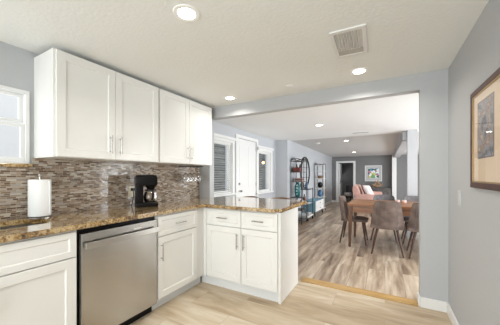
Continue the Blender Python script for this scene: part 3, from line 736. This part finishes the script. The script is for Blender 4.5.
bm = bmesh.new(); lathe(bm, [(.05, 0), (.07, .03), (.085, .10), (.07, .17), (.03, .2), (.001, .2)], 18); put('handbag', bm, 'black', (-1.96, 8.53, .80+.001), 'rounded black bag on a middle shelf of the farther etagere', 'bag')
bm = bmesh.new(); lathe(bm, [(.05, 0), (.085, .04), (.10, .10), (.085, .10), (.07, .04), (.001, .03)], 18); put('bowl', bm, 'basket', (-1.96, 8.53, 1.12+.001), 'wicker bowl on the upper shelf of the farther etagere', 'bowl')
bm = bmesh.new(); lathe(bm, [(.05, 0), (.08, .05), (.085, .14), (.05, .21), (.045, .23), (.001, .23)], 18); put('jar', bm, 'navy', (-1.96, 8.53, .50+.001), 'blue ceramic jar on a lower shelf of the farther etagere', 'jar')
# round mirror on the wall
t = thing('round_wall_grille', 'round black metal pane-patterned wall ornament between the two etageres', 'wall ornament', (-2.13, 7.28, 1.315))
for k_, R_ in enumerate((.46, .40)):
    bm = bmesh.new(); tube(bm, [(.02, R_*math.cos(2*PI*k/40), R_*math.sin(2*PI*k/40)) for k in range(41)], (.016, .009)[k_], 8); obj(('outer_ring', 'inner_ring')[k_], bm, 'blackmetal', t, True)
bm = bmesh.new()
for y in (-.15, .15): h = math.sqrt(.45**2-y*y); box(bm, .012, y-.006, -h, .026, y+.006, h); box(bm, .0, -h, y-.006, .012, h, y+.006)
obj('muntins', bm, 'blackmetal', t)
# bar cart under the mirror
t = thing('bar_cart', 'black metal bar cart with white lower shelf below the round wall ornament', 'cart', (-2.10, 6.44, 0))
for x in (0.01, .30):
    for y in (0, .5):
        bm = bmesh.new(); tube(bm, [(x, y, .06), (x, y, .88)], .011, 8); obj('post', bm, 'blackmetal', t, True)
        bm = bmesh.new(); tube(bm, [(x-.012, y, .032), (x+.012, y, .032)], .032, 14); obj('wheel', bm, 'black', t, True)
obj('top_shelf', B(0.0, -.01, .84, .31, .51, .855), 'blackmetal', t); obj('middle_shelf', B(.0, -.01, .45, .31, .51, .462), 'mirror', t); obj('lower_shelf', B(.0, -.01, .10, .31, .51, .14), 'trim', t, label='white lower shelf')
bt = None
for k, (x, y, z, l, m) in enumerate([(-2.0, 6.54, .856, 'dark bottle at the near end of the bar cart top', 'charcoal'), (-1.9, 6.66, .856, 'blue bottle on the bar cart top', 'navy'), (-1.93, 6.56, .463, 'red bottle on the middle shelf of the bar cart', 'red')]):
    bm = bmesh.new(); lathe(bm, [(.035, 0), (.038, .01), (.038, .14), (.014, .19), (.013, .25), (.016, .255)], 16); put('bottle', bm, m, (x, y, z), l, 'bottle', 'bottles on the bar cart')
# low cabinet
t = thing('low_cabinet', 'low cabinet with slate blue sides and white drawers near the far etagere', 'cabinet', (-2.10, 7.12, 0))
bm = bmesh.new(); box(bm, 0, 0, .15, .33, 1.05, .48, bev=.006); obj('body', bm, 'teal', t, label='slate blue cabinet body')
for z0, z1 in ((.165, .31), (.317, .465)):
    bm = bmesh.new(); box(bm, .331, .015, z0, .346, 1.035, z1, bev=.003); dr = obj('drawer', bm, 'trim', t, label='white drawer front'); bm = bmesh.new(); tube(bm, [(.346, .52, (z0+z1)/2), (.365, .52, (z0+z1)/2)], [.006, .012]); obj('knob', bm, 'blackmetal', dr, True)
for x in (.04, .29):
    for y in (.06, .99):
        bm = bmesh.new(); tube(bm, [(x, y, .15), (x+(.02 if x > .1 else -.01), y, 0)], [.018, .010], 8); obj('leg', bm, 'black', t, True)
# blush sofa facing right
t = thing('sofa', 'blush pink sofa facing right in the living room behind the dining table', 'sofa', (-.95, 8.95, 0))
bm = bmesh.new(); box(bm, .0, .0, .12, .85, 1.75, .34, bev=.03); obj('frame', bm, 'blush', t, True)
bm = bmesh.new(); A, Bk = [], []
for i in range(9):
    f = i/8; ra, rb = [], []
    for j in range(9):
        u = j/8; y = .02+1.71*u; z = .30+(.58-.05*abs(2*u-1)**3)*f; x = .18-.14*f
        ra.append((x+.11-.05*f**6, y, z)); rb.append((x-.10+.05*f**6, y, z))
    A.append(ra); Bk.append(rb)
sheet(bm, A, Bk); obj('backrest', bm, 'blush', t, True)
for y in (.0, 1.60):
    bm = bmesh.new(); box(bm, .05, y, .30, .86, y+.15, .60, bev=.05); obj('armrest', bm, 'blush', t, True)
for y in (.16, .88):
    bm = bmesh.new(); box(bm, .25, y, .33, .84, y+.70, .47, bev=.04); obj('seat_cushion', bm, 'blush', t, True)
for x in (.06, .79):
    for y in (.08, 1.67):
        bm = bmesh.new(); tube(bm, [(x, y, .13), (x, y, 0)], [.022, .014], 8); obj('leg', bm, 'dkwood', t, True)
def cushion(mat, loc, rot, label, s=.42):
    bm = bmesh.new(); bmesh.ops.create_grid(bm, x_segments=10, y_segments=10, size=.5)
    top = [v.co.copy() for v in bm.verts]; bm.free(); bm = bmesh.new(); n = 11; A, Bk = [], []
    for i in range(n):
        ra, rb = [], []
        for j in range(n):
            u, v = -1+2*i/(n-1), -1+2*j/(n-1); h = .075*((1-u**4)*(1-v**4))**.5+.004; k = 1-.05*(1-abs(u)**2)*(abs(v) > .9)
            ra.append((u*s/2*(1-.06*(1-v*v)*abs(u)**3), v*s/2*(1-.06*(1-u*u)*abs(v)**3), h)); rb.append((ra[-1][0], ra[-1][1], -h))
        A.append(ra); Bk.append(rb)
    sheet(bm, A, Bk); o = obj('cushion', bm, mat, None, True); o.location = loc; o.rotation_euler = rot; return tag(o, label, 'cushion', 'cushions on the blush sofa')
cushion('pillow', (-.50, 9.30, .70), (0, math.radians(62), math.radians(-18)), 'off white cushion leaning on the blush sofa')
cushion('mauve', (-.60, 9.62, .70), (0, math.radians(68), math.radians(-8)), 'dusty mauve cushion behind the off white one on the sofa')
# console, driftwood, painting
t = thing('console_table', 'charcoal console cabinet against the far grey wall', 'console', (-.45, 11.15, 0))
bm = bmesh.new(); box(bm, 0, 0, .08, .66, .40, .70, bev=.004); obj('body', bm, 'charcoal', t); obj('top', B(-.015, -.015, .70, .675, .41, .725, bev=.003), 'charcoal', t)
for x in (.01, .335): obj('door', B(x, -.012, .10, x+.315, 0, .685, bev=.003), 'charcoal', t)
for x in (.03, .63):
    for y in (.04, .36): obj('foot', B(x-.02, y-.02, 0, x+.02, y+.02, .08), 'black', t)
bm = bmesh.new(); random.seed(3)
tube(bm, [(-.17, 0, .10), (-.12, .01, .04), (0, 0, .025), (.12, -.01, .04), (.19, 0, .11)], [.012, .03, .045, .03, .012], 8)
tube(bm, [(-.10, 0, .05), (-.05, .02, .12), (.02, 0, .17), (.03, 0, .24)], [.03, .03, .025, .01], 8)
tube(bm, [(.10, 0, .05), (.06, -.02, .11), (-.02, 0, .15), (-.07, 0, .2)], [.03, .03, .022, .01], 8)
tag(obj('driftwood_sculpture', bm, 'drift', None, True), 'brown driftwood ornament on the charcoal console below the painting', 'ornament').location = (-.28, 11.32, .755)
bpy.data.objects['driftwood_sculpture'].scale = (1.1, 1.1, 1.25)
t = thing('painting', 'colourful abstract painting in a white frame on the far wall', 'painting', (-.435, 11.6, .975))
bm = bmesh.new()
for q in ((-.325, 0, .325, .03), (-.325, .64, .325, .67), (-.325, .03, -.295, .64), (.295, .03, .325, .64)): box(bm, q[0], -.03, q[1], q[2], 0, q[3])
obj('frame', bm, 'trim', t); obj('mat_board', B(-.295, -.012, .03, .295, -.004, .64), 'siding', t)
obj('canvas', B(-.20, -.015, .14, .21, -.012, .54), 'abstract', t, label='blue, green and yellow abstract shapes')
# in the room beyond
t = thing('desk', 'dark desk in the room beyond the far doorway', 'desk', (-1.72, 13.1, 0))
obj('desktop', B(0, 0, .70, .9, .55, .73, bev=.003), 'greyfab', t)
for x in (.03, .87):
    for y in (.03, .52): obj('leg', B(x-.02, y-.02, 0, x+.02, y+.02, .70), 'blackmetal', t)
obj('drawer_pedestal', B(.5, .03, .1, .86, .52, .69), 'greyfab', t)
t = thing('upholstered_stool', 'low pale stool in the room beyond the far doorway', 'stool', (-1.55, 12.5, 0))
bm = bmesh.new(); lathe(bm, [(.15, .25), (.19, .28), (.19, .36), (.15, .40), (.001, .41)], 20); obj('seat', bm, 'pillow', t, True)
for a in range(4):
    bm = bmesh.new(); x, y = .13*math.cos(a*PI/2+.8), .13*math.sin(a*PI/2+.8); tube(bm, [(x, y, .26), (x*1.2, y*1.2, 0)], .012, 8); obj('leg', bm, 'dkwood', t, True)
